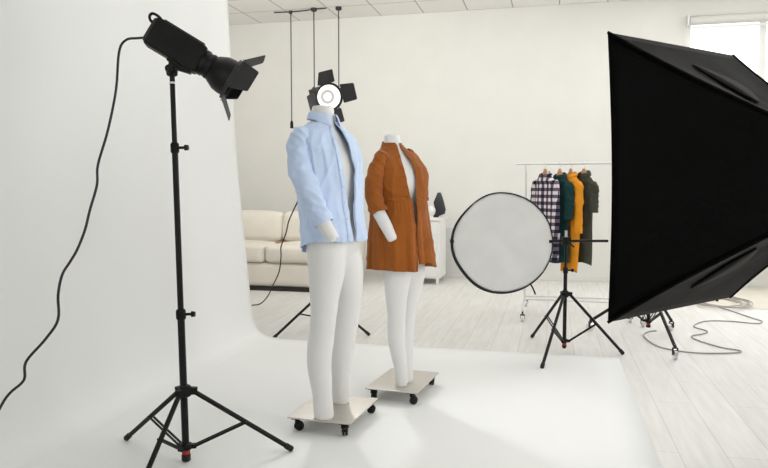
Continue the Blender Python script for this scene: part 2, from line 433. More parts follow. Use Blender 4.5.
def make_strobe(name, label, mx, L=.27, rim=.085, doors=None, lit=False, bowl=True, blen=1.0):
    """flash head along +X, centre of the body at the origin"""
    t = thing(name, label, 'studio light', mx=mx)
    h = .062
    b = BM()
    loft(b, [rounded_rect(x, s * .055, s * h, .010 * s) for x, s in ((-L / 2 - .004, .93), (-L / 2, 1), (L / 2 - .03, 1), (L / 2 - .012, .97), (L / 2, .9))])
    body = obj('housing', b, M['black_plastic'], t)
    b = BM(); 
    for k in range(7): box(b, -.06 + k * .022, -.052 + k * .022, -.0575, -.0545, -.03, .03)
    obj('cooling_vents', b, M['black_plastic'], body, smooth=False)
    b = BM(); box(b, -L / 2 + .02, L / 2 - .02, -.03, .03, h - .002, h + .007); obj('top_ridge', b, M['black_plastic'], t, smooth=False, bevel=.003)
    b = BM(); loft(b, [rounded_rect(x, .047 * s, .054 * s, .012) for x, s in ((-L / 2 - .014, .93), (-L / 2 - .010, 1), (-L / 2 - .003, 1))]); obj('control_panel', b, M['grey_metal'], t)
    b = BM(); tube(b, smooth_path([(-L / 2 + .012, 0, h - .004), (-L / 2 - .012, 0, h + .006), (-L / 2 - .038, 0, h + .004), (-L / 2 - .043, 0, h - .012), (-L / 2 - .03, 0, h - .026), (-L / 2 - .006, 0, h - .027)], 5), .006, 10); obj('carry_handle', b, M['black_plastic'], t)
    mr = Matrix.Rotation(PI / 2, 4, 'Y')
    e = L / 2
    b = BM(); lathe(b, [(.052, e - .006), (.056, e), (.056, e + .02), (.052, e + .022), (.052, e + .032), (.055, e + .034), (.055, e + .046), (.05, e + .05)], 28, mr); obj('mount_ring', b, M['black_metal'], t)
    # bracket to the stand head
    b = BM(); box(b, -.01, .10, -.02, .02, -h - .010, -h + .002)
    loft(b, [[V((.095, y, -h - .010)), V((.05, y, -h - .022)), V((.022, y, -h - .052)), V((.012, y, -h - .04)), V((.0, y, -h - .008))] for y in (-.012, .012)])
    obj('tilt_bracket', b, M['black_metal'], t, smooth=False, bevel=.003)
    b = BM(); tube(b, [(.02, .018, -h - .037), (.02, -.02, -h - .037), (.02, -.022, -h - .037), (.02, -.045, -h - .037)], [.011, .011, .017, .015], 14); obj('tilt_knob', b, M['black_plastic'], t)
    if bowl:
        s = e + .05; k_ = blen
        b = BM(); lathe(b, [(.05, s - .004), (.058, s + .004), (rim * .82, s + .022 * k_), (rim * .95, s + .045 * k_), (rim, s + .075 * k_), (rim, s + .105 * k_), (rim + .004, s + .108 * k_), (rim + .004, s + .114 * k_), (rim - .003, s + .114 * k_), (rim - .004, s + .075 * k_), (rim * .70, s + .03 * k_), (.02, s + .022 * k_)], 36, mr)
        obj('reflector_bowl', b, M['black_metal'], t)
        f = s + .114 * k_
        if lit:
            b = BM(); lathe(b, [(rim - .006, f - .006), (rim * .86, f - .03), (rim * .62, f - .055), (.022, f - .066)], 36, mr, (False, True)); g = obj('reflector_dish', b, M['lamp_glass'], t, angle=60); g['label'] = 'glowing white dish of the lit lamp'
            b = BM(); mt = mr @ Matrix.Translation((0, 0, f - .045)); rr = rim * .44
            tube(b, [mt @ V((rr * math.cos(a), rr * math.sin(a), 0)) for a in [2 * PI * k / 40 for k in range(41)]], .012, 10, False); obj('flash_ring', b, M['lamp_ring'], t)
            b = BM(); lathe(b, [(.004, f - .02), (.016, f - .026), (.022, f - .04), (.022, f - .064)], 20, mr); obj('modelling_lamp', b, M['lamp_core'], t)
        if doors:
            b = BM(); lathe(b, [(rim + .003, f - .012), (rim + .012, f - .012), (rim + .012, f + .004), (rim + .003, f + .004), (rim + .003, f - .012)], 36, mr, (False, False))
            fr = obj('barn_door_ring', b, M['barn_metal'], t)
            for a, op, wi, wo, ln in doors:
                # a: where round the ring, op: how far it opens out from the axis
                o_ = V((0, math.cos(a), math.sin(a))); s_ = V((0, -math.sin(a), math.cos(a)))
                hin = V((f + .006, 0, 0)) + o_ * (rim + .008); d = V((1, 0, 0)) * math.cos(op) + o_ * math.sin(op); n = d.cross(s_)
                b = BM()
                q = [hin - s_ * wi, hin + s_ * wi, hin + s_ * wo + d * ln * .93, hin + s_ * wo * .9 + d * ln, hin - s_ * wo * .9 + d * ln, hin - s_ * wo + d * ln * .93]
                loft(b, [[p - n * .0012 for p in q], [p + n * .0012 for p in q]])
                dr = obj('barn_door', b, M['barn_metal'], t, smooth=False)
                b = BM(); tube(b, [hin - s_ * wi * .9, hin + s_ * wi * .9], .0042, 8)
                for k in (-.6, .6): bar(b, hin + s_ * wi * k, V((f - .004, 0, 0)) + o_ * (rim + .012) + s_ * wi * k, .01, .004)
                obj('door_hinge', b, M['grey_metal'], dr)
    return t

rad = math.radians
ax = CR * .395 + CF * .075 + V((0, 0, -.236))
ctr = V((-1.533, 2.642, 1.777))
mk = axis_matrix(ctr, ax)
make_strobe('studio_strobe', 'large black studio flash with barn doors tilted down on the tall stand', mk, L=.225, rim=.08, blen=.85,
            doors=[(PI / 2 - .22, rad(50), .055, .045, .092), (-PI / 2 - .22, rad(44), .055, .045, .09), (PI - .22, rad(20), .066, .050, .084), (-.22, rad(-38), .06, .045, .06)])
b = BM(); lathe(b, [(.0125, 1.655), (.022, 1.66), (.024, 1.67), (.024, 1.69), (.017, 1.695)], 14, Matrix.Translation((-1.53, 2.645, 0)))
st = bpy.data.objects['light_stand']; obj('spigot', b, M['black_plastic'], st, world=True)
b = BM(); lathe(b, [(.0128, 1.625), (.0135, 1.626), (.0135, 1.632), (.0128, 1.633)], 14, Matrix.Translation((-1.53, 2.645, 0)))
obj('pale_ring', b, M['white_metal'], st, world=True)
lean = Matrix.Rotation(rad(-1.0), 4, CF)          # the column stands a little out of true
for ch in st.children:
    if ch.name.split('.')[0] in ('pole', 'locking_collar', 'spigot', 'pale_ring'): ch.matrix_local = lean

cordL = [(-1.625, 2.65, 1.825), (-1.71, 2.63, 1.82), (-1.752, 2.606, 1.809), (-1.773, 2.587, 1.757), (-1.781, 2.571, 1.598), (-1.81, 2.551, 1.43), (-1.839, 2.519, 1.284), (-1.824, 2.489, 1.201), (-1.833, 2.452, 1.099), (-1.833, 2.418, 1.019), (-1.844, 2.381, 0.941), (-1.85, 2.345, 0.896), (-1.859, 2.309, 0.848), (-1.853, 2.276, 0.774), (-1.833, 2.246, 0.683), (-1.864, 2.21, 0.612), (-1.92, 2.174, 0.533), (-1.913, 2.153, 0.47), (-1.948, 2.121, 0.427), (-1.969, 2.093, 0.377), (-2.02, 2.03, .22), (-2.03, 1.95, .06), (-1.99, 1.85, .011), (-1.9, 1.6, .006), (-1.85, 1.2, .006)]
b = BM(); tube(b, smooth_path(cordL, 5), .0052, 8)
tag(obj('power_cord', b, M['cable']), 'black cord hanging down from the rear of the large flash against the paper', 'cable')

# background lamp on its stand, behind the shirted mannequin
loc = (-1.855, 5.395, 0)
make_stand('light_stand', 'black tripod light stand behind the shirted mannequin, only its legs in view', loc,
           [(-2.13 - loc[0], 5.051 - loc[1]), (-1.426 - loc[0], 5.338 - loc[1]), (-2.02 - loc[0], 5.80 - loc[1])],
           .30, .13, [(.04, .75, .016), (.7, 1.4, .013), (1.35, 1.80, .011)], .42, collars=[(.73, .02), (1.38, .018)], red=False)
fwd = (V((0, 0, 1.18)) - V((-1.84, 5.3, 1.93))).normalized()
axb = (fwd + CR * .30 + V((0, 0, -.03))).normalized()
c2 = V((-1.85, 5.41, 1.945))
mk = axis_matrix(c2 - axb * .03, axb, rad(17))
make_strobe('studio_strobe', 'lit studio flash with open barn doors shining above the shirted mannequin', mk, L=.2, rim=.1,
            doors=[(PI / 2, rad(58), .072, .058, .115), (-PI / 2, rad(58), .072, .058, .115), (PI, rad(50), .072, .058, .115), (0, rad(50), .075, .066, .115)], lit=True)
cordB = [(-1.93, 5.5, 1.88), (-1.97, 5.5, 1.7), (-1.99, 5.45, 1.45), (-2.03, 5.40, 1.15), (-2.104, 5.434, 1.013), (-2.204, 5.57, 0.905), (-2.292, 5.731, 0.799), (-2.387, 5.845, 0.664), (-2.422, 5.928, 0.573), (-2.48, 6.017, 0.413), (-2.598, 6.126, 0.252), (-2.685, 6.242, 0.155), (-2.86, 6.456, 0.03), (-2.97, 6.456, .006), (-3.1, 6.30, .006), (-3.4, 6.0, .006), (-3.6, 5.4, .006)]
b = BM(); tube(b, smooth_path(cordB, 5), .006, 8)
tag(obj('power_cord', b, M['cable']), 'dark cord drooping in front of the cream sofa down to the floor', 'cable')

# ------------------------------------------------------------------ mannequins
def path_tube_rings(pts, radii, seg=20, flat=1.0):
    fr = frames(pts); out = []
    for (p, t, u, w), r in zip(fr, radii):
        out.append([p + r * (math.cos(2 * PI * k / seg) * u + math.sin(2 * PI * k / seg) * w * flat) for k in range(seg)])
    return out

PIV = V((-.03, 0, 0))
def turned(yaw):
    return Matrix.Translation(PIV) @ Matrix.Rotation(yaw, 4, 'Z') @ Matrix.Translation(-PIV)
def mirrored(pts, yaw):
    m = turned(yaw); mi = m.inverted(); out = []
    for p in pts:
        q = mi @ V(p); q.y = -q.y; out.append(tuple(m @ q))
    return out

def body_mesh(torso, legs, arms, voxel=.012, name='body', yaw=0):
    """one continuous shell: overlapping lofts fused by a voxel remesh"""
    b = BM()
    zs = [r[0] for r in torso]
    rings = []
    n = 60
    for i in range(n + 1):
        z = zs[0] + (zs[-1] - zs[0]) * i / n; xc, a, bb = interp(torso, z); rings.append(ell(xc, 0, z, a, bb, 40, 2.3))
        tw = turned(yaw * min(1, .35 + max(0, (z - zs[0]) / .14) * .65)); rings[-1] = [tw @ p for p in rings[-1]]
    loft(b, rings)
    for pts, radii in legs + arms:
        P = smooth_path(pts, 5); rr = []
        m = len(radii) - 1
        for i in range(len(P)):
            f = i / (len(P) - 1) * m; k = min(int(f), m - 1); rr.append(radii[k] + (radii[k + 1] - radii[k]) * (f - k))
        loft(b, path_tube_rings(P, rr, 24))
    bmesh.ops.recalc_face_normals(b, faces=b.faces[:])
    me = bpy.data.meshes.new('tmp'); b.to_mesh(me); b.free()
    o = bpy.data.objects.new('tmp', me); COL.objects.link(o)
    d = o.modifiers.new('r', 'REMESH'); d.mode = 'VOXEL'; d.voxel_size = voxel
    d = o.modifiers.new('s', 'SMOOTH'); d.factor = .5; d.iterations = 5
    dg = bpy.context.evaluated_depsgraph_get(); dg.update()
    out = bpy.data.meshes.new_from_object(o.evaluated_get(dg)); out.name = name
    bpy.data.objects.remove(o); bpy.data.meshes.remove(me)
    return out

def mesh_obj(name, me, m, parent):
    me.materials.clear(); me.materials.append(m)
    me.polygons.foreach_set('use_smooth', [True] * len(me.polygons))
    o = bpy.data.objects.new(name, me); COL.objects.link(o); o.parent = parent
    return o

def base_plate(t, x0, x1, y0, y1, ang, zt=.074):
    rz = Matrix.Translation(((x0 + x1) / 2, (y0 + y1) / 2, 0)) @ Matrix.Rotation(rad(ang), 4, 'Z') @ Matrix.Translation((-(x0 + x1) / 2, -(y0 + y1) / 2, 0))
    b = BM(); box(b, x0, x1, y0, y1, zt - .007, zt, rz); p = obj('base_plate', b, M['steel'], t, smooth=False, bevel=.002)
    p['label'] = 'square brushed steel base plate'
    for sx in (x0 + .04, x1 - .04):
        for sy in (y0 + .032, y1 - .032):
            b = BM(); a = random.uniform(0, PI); d = V((math.cos(a), math.sin(a), 0)); s = V((-d.y, d.x, 0)); c = V((sx, sy, .022)) + d * .010
            for k in (-1, 1): tube(b, [c + s * .004 * k, c + s * .012 * k], .022, 16)
            b.transform(rz); w = obj('caster', b, M['rubber'], t); w['label'] = 'black twin caster wheel'
            b = BM(); box(b, sx - .023, sx + .023, sy - .023, sy + .023, zt - .013, zt - .0075)
            tube(b, [(sx, sy, zt - .013), (sx, sy, .040)], .012, 10); bar(b, V((sx, sy, .048)), c + d * .006 + V((0, 0, .016)), .036, .016); tube(b, [c - s * .015, c + s * .015], .007, 10)
            b.transform(rz); obj('caster_fork', b, M['black_plastic'], w)

# male
MT = [(.84, .018, .060, .10), (.88, .02, .095, .150), (.94, .02, .108, .158), (1.02, .012, .098, .146), (1.10, .008, .098, .146), (1.20, .006, .106, .162), (1.28, .004, .106, .165), (1.34, -.004, .098, .160), (1.39, -.014, .080, .138), (1.44, -.024, .066, .105), (1.475, -.03, .056, .066), (1.485, -.034, .056, .062), (1.53, -.036, .052, .054), (1.585, -.034, .053, .054)]
maleL = (-1.06, 3.23, .003)
t = thing('mannequin', 'headless white mannequin in the blue shirt on a wheeled steel base', 'mannequin', maleL, group='mannequins on wheeled bases')
legR = ([(.008, -.080, .90), (.010, -.086, .80), (.004, -.10, .68), (.0, -.106, .58), (-.014, -.114, .44), (-.020, -.118, .34), (-.010, -.108, .2), (-.004, -.095, .066)], [.100, .092, .074, .063, .064, .060, .049, .050])
legL = ([(.02, .080, .90), (.050, .086, .80), (.064, .10, .68), (.058, .11, .58), (.036, .118, .44), (.02, .122, .34), (.008, .135, .2), (.004, .148, .066)], [.100, .092, .074, .066, .062, .058, .045, .046])
armR = ([(-.10, -.15, 1.40), (-.09, -.205, 1.265), (-.03, -.236, 1.18), (.03, -.25, 1.067), (.06, -.248, 1.01), (.100, -.24, .948)], [.036, .044, .040, .039, .035, .030])
MY = rad(-25); armLf = ([tuple(turned(MY) @ V(p)) for p in [(-.03, .13, 1.385), (-.07, .19, 1.28), (-.09, .195, 1.17), (-.085, .19, 1.08), (-.065, .18, 1.01), (-.05, .172, .955)]], armR[1])
me = body_mesh(MT, [legR, legL], [armR, armLf], yaw=MY)
mesh_obj('body', me, M['mannequin'], t)
base_plate(t, -.166, .164, -.150, .275, -4)

# female
FT = [(.76, .01, .06, .09), (.80, .01, .10, .145), (.86, .008, .105, .150), (.93, .0, .098, .135), (1.02, .0, .078, .108), (1.10, .004, .082, .115), (1.18, .010, .100, .132), (1.24, .008, .098, .138), (1.30, -.004, .084, .135), (1.35, -.026, .066, .108), (1.385, -.042, .056, .078), (1.41, -.050, .050, .060), (1.435, -.058, .044, .048), (1.49, -.066, .043, .044)]
femL = (-.83, 3.80, .003)
tf = thing('mannequin', 'headless white mannequin in the rust coat on a wheeled steel base', 'mannequin', femL, group='mannequins on wheeled bases')
flR = ([(.012, -.075, .80), (.0, -.076, .70), (-.008, -.07, .58), (-.008, -.062, .48), (-.012, -.056, .38), (-.006, -.05, .28), (.010, -.044, .18), (.016, -.04, .066)], [.088, .080, .062, .052, .051, .046, .038, .036])
flL = ([(.035, .075, .80), (.048, .074, .70), (.04, .07, .58), (.028, .064, .48), (.018, .058, .38), (.018, .052, .28), (.025, .046, .18), (.03, .042, .066)], [.088, .080, .062, .052, .051, .046, .038, .036])
faR = ([(-.08, -.13, 1.345), (-.098, -.178, 1.26), (-.104, -.203, 1.17), (-.082, -.216, 1.08), (-.035, -.215, .99), (.006, -.205, .905)], [.028, .037, .036, .036, .034, .028])
FY = rad(-40); faL = ([tuple(turned(FY) @ V(p)) for p in [(-.03, .11, 1.335), (-.06, .155, 1.26), (-.075, .165, 1.17), (-.075, .165, 1.08), (-.06, .16, .99), (-.045, .155, .91)]], faR[1])
me = body_mesh(FT, [flR, flL], [faR, faL], .011, yaw=FY)
mesh_obj('body', me, M['mannequin'], tf)
base_plate(tf, -.150, .155, -.155, .30, -6)

# ------------------------------------------------------------------ clothes on the mannequins
def crease(p, seed, fs, amp):
    """soft swells crossed by narrow, mostly vertical and slanting folds"""
    q = V((p.x * fs[0] + seed, p.y * fs[1], p.z * fs[2] + p.x * 1.5))
    a = V((p.x * 11 + seed, p.y * 11, p.z * 3.2 + p.x * 4 - p.y * 4)); c = V((p.x * 7 + seed * 2, p.y * 7, p.z * 9 + p.x * 8 - p.y * 8))
    ra = max(0, 1 - abs(noise.noise(a)) * 3.2) ** 2; rc = max(0, 1 - abs(noise.noise(c)) * 3.6) ** 2
    return amp * (.7 * noise.noise(q) + .42 * ra + .30 * rc + .15 * noise.noise(q * 4.1) - .15)

def cloth_shell(prof, z0f, z1, gapf, n=72, nz=44, fold=.01, fs=(7, 7, 2.2), seed=0, pleat=None, sup=2.3, steps=None):
    """open-front shell about the torso. prof(z)->(xc,a,b); z0f(theta)->hem height; gapf(z)->(near,far) half-angles of the opening"""
    rows = []
    for i in range(nz + 1):
        f = i / nz; row = []
        for k in range(n + 1):
            u = k / n
            zref = z1 + (z0f(PI) - z1) * f
            g0, g1 = gapf(zref)
            th = -g0 - u * (2 * PI - g0 - g1)          # from the near front edge round the back to the far edge
            z = z1 + (z0f(th) - z1) * f
            xc, a, bb = prof(z)
            c, s = math.cos(th), math.sin(th)
            r = V((math.copysign(abs(c) ** (2 / sup), c) * a, math.copysign(abs(s) ** (2 / sup), s) * bb, 0))
            p = V((xc, 0, z)) + r
            w = min(1, f * 4)
            d = crease(p, seed, fs, fold)
            if pleat: d += pleat(th, z)
            p += r.normalized() * d * w
            row.append(p)
        rows.append(row)
    return rows

def sleeve(pts, radii, seed, fold=.007, seg=44, flat=1.0):
    P = smooth_path(pts, 14); m = len(radii) - 1; rr = []
    for i in range(len(P)):
        f = i / (len(P) - 1) * m; k = min(int(f), m - 1); rr.append(radii[k] + (radii[k + 1] - radii[k]) * (f - k))
    rings = path_tube_rings(P, rr, seg, flat)
    for ring, (p, tt, u, w) in zip(rings, frames(P)):
        for j, q in enumerate(ring):
            d = (q - p).normalized(); s = V((q.x * 7 + seed, q.y * 7, q.z * 14 + q.x * 9)); ra = max(0, 1 - abs(noise.noise(s * 1.3 + V((3, 1, 4)))) * 3.2) ** 2
            ring[j] = q + d * fold * (.6 * noise.noise(s) + .62 * ra + .2 * noise.noise(s * 3.1) - .25)
    return rings

# --- blue shirt
SP = [(.84, .045, .134, .166), (.92, .04, .132, .166), (1.02, .028, .126, .166), (1.12, .016, .124, .170), (1.22, .010, .126, .180), (1.30, .004, .124, .190), (1.37, -.004, .114, .190), (1.415, -.014, .100, .184), (1.452, -.022, .088, .160), (1.478, -.028, .076, .122), (1.496, -.032, .066, .088), (1.508, -.034, .061, .068)]
ts = thing('shirt', 'light blue button-down shirt hanging open on the front mannequin', 'shirt', maleL)
def hem(th): return .912 + .034 * math.cos(th) - .016 * math.cos(2 * th)
def gap(z):
    return (.05 + .10 * max(0, min(1, (z - 1.0) / .25)), .04 + .12 * max(0, min(1, (z - .95) / .3)))
b = BM(); loft(b, cloth_shell(lambda z: interp(SP, z), hem, 1.506, gap, fold=.026, seed=3, n=140, nz=90, fs=(9, 9, 3.4)), closed=False); b.transform(turned(MY))
obj('shirt_body', b, M['shirt'], ts, solid=.003, sub=1, angle=180)
slR = ([(-.075, -.122, 1.448), (-.090, -.152, 1.432), (-.094, -.184, 1.34), (-.050, -.225, 1.21), (.002, -.246, 1.12), (.05, -.25, 1.032)], [.026, .043, .054, .055, .050, .044])
slL = ([tuple(turned(MY) @ V(p)) for p in [(-.02, .09, 1.435), (-.03, .15, 1.39), (-.07, .188, 1.28), (-.09, .195, 1.17), (-.085, .19, 1.08), (-.07, .184, 1.035)]], slR[1])
for k, sl in enumerate((slR, slL)):
    b = BM(); loft(b, sleeve(*sl, seed=k * 5 + 1.3, fold=.018), cap=(False, False)); s = obj('sleeve', b, M['shirt'], ts, solid=.003, sub=1, angle=180)
    e0, e1 = V(sl[0][-2]), V(sl[0][-1]); d = (e1 - e0).normalized()
    b = BM(); loft(b, sleeve([e1 - d * .035, e1 - d * .012, e1 + d * .008], [.0470, .0475, .0465], seed=9, fold=.004), cap=(False, False)); obj('cuff', b, M['shirt'], s, solid=.004, sub=1, angle=180)
# collar: stand and fall, open at the front
b = BM(); rows = []
for rr, z, pt in ((.0605, 1.500, 0), (.061, 1.520, 0), (.061, 1.540, 0), (.064, 1.546, 0), (.069, 1.540, .25), (.075, 1.523, .6), (.079, 1.506, 1)):
    row = []
    for k in range(41):
        th = .32 + (2 * PI - .64) * k / 40
        e = min(1, max(0, 1 - min(k, 40 - k) / 7)); zz = z - pt * e * .026 + (.012 if abs(k - 20) < 9 else .012 * max(0, 1 - (abs(k - 20) - 9) / 6)); r2 = rr + pt * e * .012
        row.append(V((-.034 + r2 * math.cos(th), r2 * math.sin(th) * (1.02), zz)))
    rows.append(row)
loft(b, rows, closed=False); b.transform(turned(MY)); obj('collar', b, M['shirt'], ts, solid=.0035, sub=1, angle=180)
# plackets and buttons along the two front edges
for side, nm in ((0, 'near'), (1, 'far')):
    b = BM(); rows = []
    for i in range(30):
        f = i / 29; z = 1.480 + (hem(0) - 1.480) * f; g = gap(z)[side]; row = []
        for k in range(4):
            th = -(g + k * .095 / 3 * 1.6) if side == 0 else (g + k * .095 / 3 * 1.6)
            xc, a, bb = interp(SP, z); c, s = math.cos(th), math.sin(th)
            r = V((math.copysign(abs(c) ** (2 / 2.3), c) * a, math.copysign(abs(s) ** (2 / 2.3), s) * bb, 0)); p = V((xc, 0, z)) + r
            d = crease(p, 3, (9, 9, 3.4), .026) * min(1, (1.506 - z) / (1.506 - hem(0)) * 4)
            row.append(p + r.normalized() * (d + .0045))
        rows.append([turned(MY) @ p for p in row])
    loft(b, rows, closed=False); pl = obj('placket', b, M['shirt'], ts, solid=.003, sub=1, angle=180)
    if side == 0:
        for i in range(6):
            r = rows[3 + i * 4]; c = (r[1] + r[2]) / 2; n = (c - V((.0, 0, c.z))).normalized()
            b = BM(); lathe(b, [(.001, .006), (.005, .006), (.0055, .004), (.0055, .002)], 12, axis_matrix(c, n) @ Matrix.Rotation(PI / 2, 4, 'Y')); obj('button', b, M['white_ceramic'], pl)

# --- rust coat
CP = [(.72, .02, .174, .178), (.80, .018, .170, .175), (.90, .012, .164, .170), (1.0, .008, .153, .162), (1.08, .008, .142, .155), (1.12, .008, .132, .150), (1.18, .008, .124, .156), (1.24, .004, .120, .160), (1.30, -.006, .108, .160), (1.345, -.024, .092, .146), (1.375, -.040, .080, .118), (1.40, -.050, .066, .085), (1.42, -.058, .058, .064), (1.435, -.062, .054, .057)]
tc = thing('coat', 'rust brown long coat dress worn open on the rear mannequin', 'coat', femL)
GT = [(.70, .04, -.03), (.95, .05, -.02), (1.10, .09, .04), (1.22, .20, .13), (1.30, .21, .15), (1.36, .15, .14), (1.40, .11, .12), (1.44, .10, .12)]
def cgap(z): return interp(GT, z)
WAIST = 1.125
zc = lambda z: interp(CP, z)
b = BM(); loft(b, cloth_shell(zc, lambda th: WAIST - .006, 1.432, cgap, fold=.018, seed=11, nz=44, n=130), closed=False); b.transform(turned(FY))
obj('bodice', b, M['rust'], tc, solid=.003, sub=1, angle=180)
def pleat(th, z):
    f = max(0, min(1, (WAIST + .01 - z) / .4)); g = max(0, 1 - abs(z - (WAIST - .03)) / .06)
    return f * .009 * (math.sin(th * 13 + 2 * math.sin(th * 3)) + .5 * math.sin(th * 23 + 1)) + g * .003 * math.sin(th * 46)
rows = []
b = BM()
def skirt_rows(off):
    rows = []
    nz, n = 40, 168
    for i in range(nz + 1):
        f = i / nz; row = []
        for k in range(n + 1):
            u = k / n
            z = WAIST + .008 + (.735 - WAIST - .008) * f + .008 * math.sin(u * 9) * f + .038 * f * max(0, min(1, (u - .84) / .10))
            g0, g1 = cgap(z); th = -g0 - u * (2 * PI - g0 - g1)
            xc, a, bb = zc(z); c, s = math.cos(th), math.sin(th)
            r = V((math.copysign(abs(c) ** (2 / 2.2), c) * a, math.copysign(abs(s) ** (2 / 2.2), s) * bb, 0)); p = V((xc, 0, z)) + r
            row.append(p + r.normalized() * (crease(p, 31, (6, 6, 1.6), .016) * min(1, f * 3) + pleat(th, z) + .004 + off))
        rows.append(row)
    return rows
SR = skirt_rows(0)
loft(b, SR, closed=False); b.transform(turned(FY)); obj('skirt', b, M['rust'], tc, solid=.003, angle=180)
b = BM(); LR = skirt_rows(-.005); loft(b, [r[:26] for r in LR], closed=False); loft(b, [r[-46:] for r in LR], closed=False); b.transform(turned(FY))
fl = obj('facing', b, M['rust_lining'], tc, angle=180); fl['label'] = 'paler orange satin facing inside the open front edges'
fsR = ([(-.065, -.10, 1.37), (-.088, -.14, 1.34), (-.098, -.178, 1.26), (-.104, -.203, 1.17), (-.083, -.216, 1.085), (-.073, -.217, 1.062)], [.022, .037, .046, .047, .046, .046])
fsL = ([tuple(turned(FY) @ V(p)) for p in [(-.02, .07, 1.39), (-.03, .125, 1.345), (-.06, .155, 1.26), (-.075, .165, 1.17), (-.075, .165, 1.085), (-.075, .165, 1.062)]], fsR[1])
for k, sl in enumerate((fsR, fsL)):
    b = BM(); loft(b, sleeve(*sl, seed=k * 5 + 21.3, fold=.012), cap=(False, False)); s = obj('sleeve', b, M['rust'], tc, solid=.003, sub=1, angle=180)
    e0, e1 = V(sl[0][-3]), V(sl[0][-1]); d = (e1 - e0).normalized()
    b = BM(); loft(b, sleeve([e1 - d * .02, e1 - d * .008, e1 + d * .006], [.0485, .0488, .0485], seed=4, fold=.002), cap=(False, False)); obj('cuff', b, M['rust'], s, solid=.003, sub=1, angle=180)
b = BM(); rows = []
for rr, z in ((.0600, 1.412), (.0565, 1.424), (.0525, 1.440), (.0515, 1.447)):
    rows.append([V((-.064 + rr * 1.06 * math.cos(th), rr * 1.06 * math.sin(th), z + .014 * max(0, -math.cos(th)) - .006)) for th in [.22 + (2 * PI - .44) * k / 40 for k in range(41)]])
loft(b, rows, closed=False); b.transform(turned(FY)); obj('neckband', b, M['rust'], tc, solid=.004, sub=1, angle=180)
b = BM(); rows = []
for i in range(5):
    z = WAIST + .012 - .005 * i; row = []
    for k in range(85):
        g0, g1 = cgap(z); th = -g0 - k / 84 * (2 * PI - g0 - g1); xc, a, bb = zc(z); c, s = math.cos(th), math.sin(th)
        r = V((math.copysign(abs(c) ** (2 / 2.3), c) * a, math.copysign(abs(s) ** (2 / 2.3), s) * bb, 0)); p = V((xc, 0, z)) + r
        row.append(p + r.normalized() * (.006 + crease(p, 11, (7, 7, 2.2), .018) + .002 * math.sin(k * 1.7)))
    rows.append(row)
loft(b, rows, closed=False); b.transform(turned(FY)); obj('waist_seam', b, M['rust'], tc, solid=.003, sub=1, angle=180)
for i in range(5):
    z = 1.36 - i * .055; g = cgap(z)[0] + .1; xc, a, bb = zc(z); c, s = math.cos(-g), math.sin(-g)
    r = V((math.copysign(abs(c) ** (2 / 2.3), c) * a, math.copysign(abs(s) ** (2 / 2.3), s) * bb, 0)); p = V((xc, 0, z)) + r + r.normalized() * .010
    b = BM(); lathe(b, [(.001, .004), (.0055, .004), (.006, .002), (.006, -.004)], 12, turned(FY) @ axis_matrix(p, r) @ Matrix.Rotation(PI / 2, 4, 'Y')); obj('button', b, M['rust'], tc)

# ------------------------------------------------------------------ reflector and its stand
loc = (.10, 5.135, 0)
rs = make_stand('reflector_stand', 'black tripod stand with a crossbar holding up the round reflector', loc,
           [(-.05 - loc[0], 4.611 - loc[1]), (.508 - loc[0], 5.146 - loc[1]), (-.142 - loc[0], 5.573 - loc[1])],
           .43, .085, [(.03, .62, .0135), (.58, .87, .0105)], .5, collars=[(.60, .018)], cat='stand', knob_dir=CR, hub_bottom=.04)
b = BM(); pa, pb = V((-.675, 4.95, .814)), V((.393, 5.191, .814)); dd = (pb - pa).normalized()
tube(b, [pa, pb], .0095, 10); obj('crossbar', b, M['black_metal'], rs, world=True)
b = BM(); c = V((.10, 5.128, .814)); box(b, -.03, .03, -.03, .022, -.025, .028, Matrix.Translation(c) @ Matrix.Rotation(YAW, 4, 'Z')); cl = obj('grip_head', b, M['black_plastic'], rs, world=True, smooth=False, bevel=.005)
b = BM(); tube(b, [c + V((.01, -.02, -.0)), c + V((.055, -.05, -.04))], .006, 8); obj('grip_handle', b, M['black_plastic'], cl, world=True)
b = BM(); tube(b, [c + V((0, 0, .02)), c + V((0, 0, .075))], .009, 8); obj('bracket_pin', b, M['chrome'], rs, world=True)
b = BM(); tube(b, [c + V((-.05, -.005, -.005)), c + V((-.05, -.005, .055))], .008, 8); obj('lock_pin', b, M['chrome'], rs, world=True)
for s in (-.368, .335):
    b = BM(); q = V((-.345, 5.02, .814)) + CR * s; bar(b, q - CR * .012 - CF * .03, q + CR * .012 - CF * .03, .05, .022); obj('clip', b, M['black_plastic'], rs, world=True)

rc = V((-.348, 4.985, .804)) - CF * .012; nrm = (V((0, 0, 1.18)) - rc); nrm = (-CF + V((0, 0, .02))).normalized()
mk = axis_matrix(rc, nrm)
tr = thing('reflector', 'round grey-white photo reflector with a black rim on the tripod crossbar', 'reflector', mx=mk)
def rad_of(a):
    d = math.degrees(a) % 360
    return .357 * (1 - .045 * math.exp(-((d - 136) / 24) ** 2) - .04 * math.exp(-((d - 218) / 22) ** 2) - .012 * math.exp(-((d - 75) / 25) ** 2))
b = BM(); rows = []
for i in range(17):
    f = max(.02, i / 16); row = []
    for k in range(72):
        a = 2 * PI * k / 72; r = rad_of(a) * f
        w = .008 * math.cos(2 * a + .6) * f * f + .004 * noise.noise(V((math.cos(a) * f * 3, math.sin(a) * f * 3, 2))) + f ** 6 * .006 * noise.noise(V((math.cos(a) * 9, math.sin(a) * 9, f)))
        row.append(V((w, r * math.cos(a), r * math.sin(a))))
    rows.append(row)
loft(b, rows, cap=(True, False)); obj('fabric_disc', b, M['reflector'], tr, solid=.002, angle=180)
b = BM(); P = []
for k in range(73):
    a = 2 * PI * k / 72; r = rad_of(a) + .003; P.append((.008 * math.cos(2 * a + .6), r * math.cos(a), r * math.sin(a)))
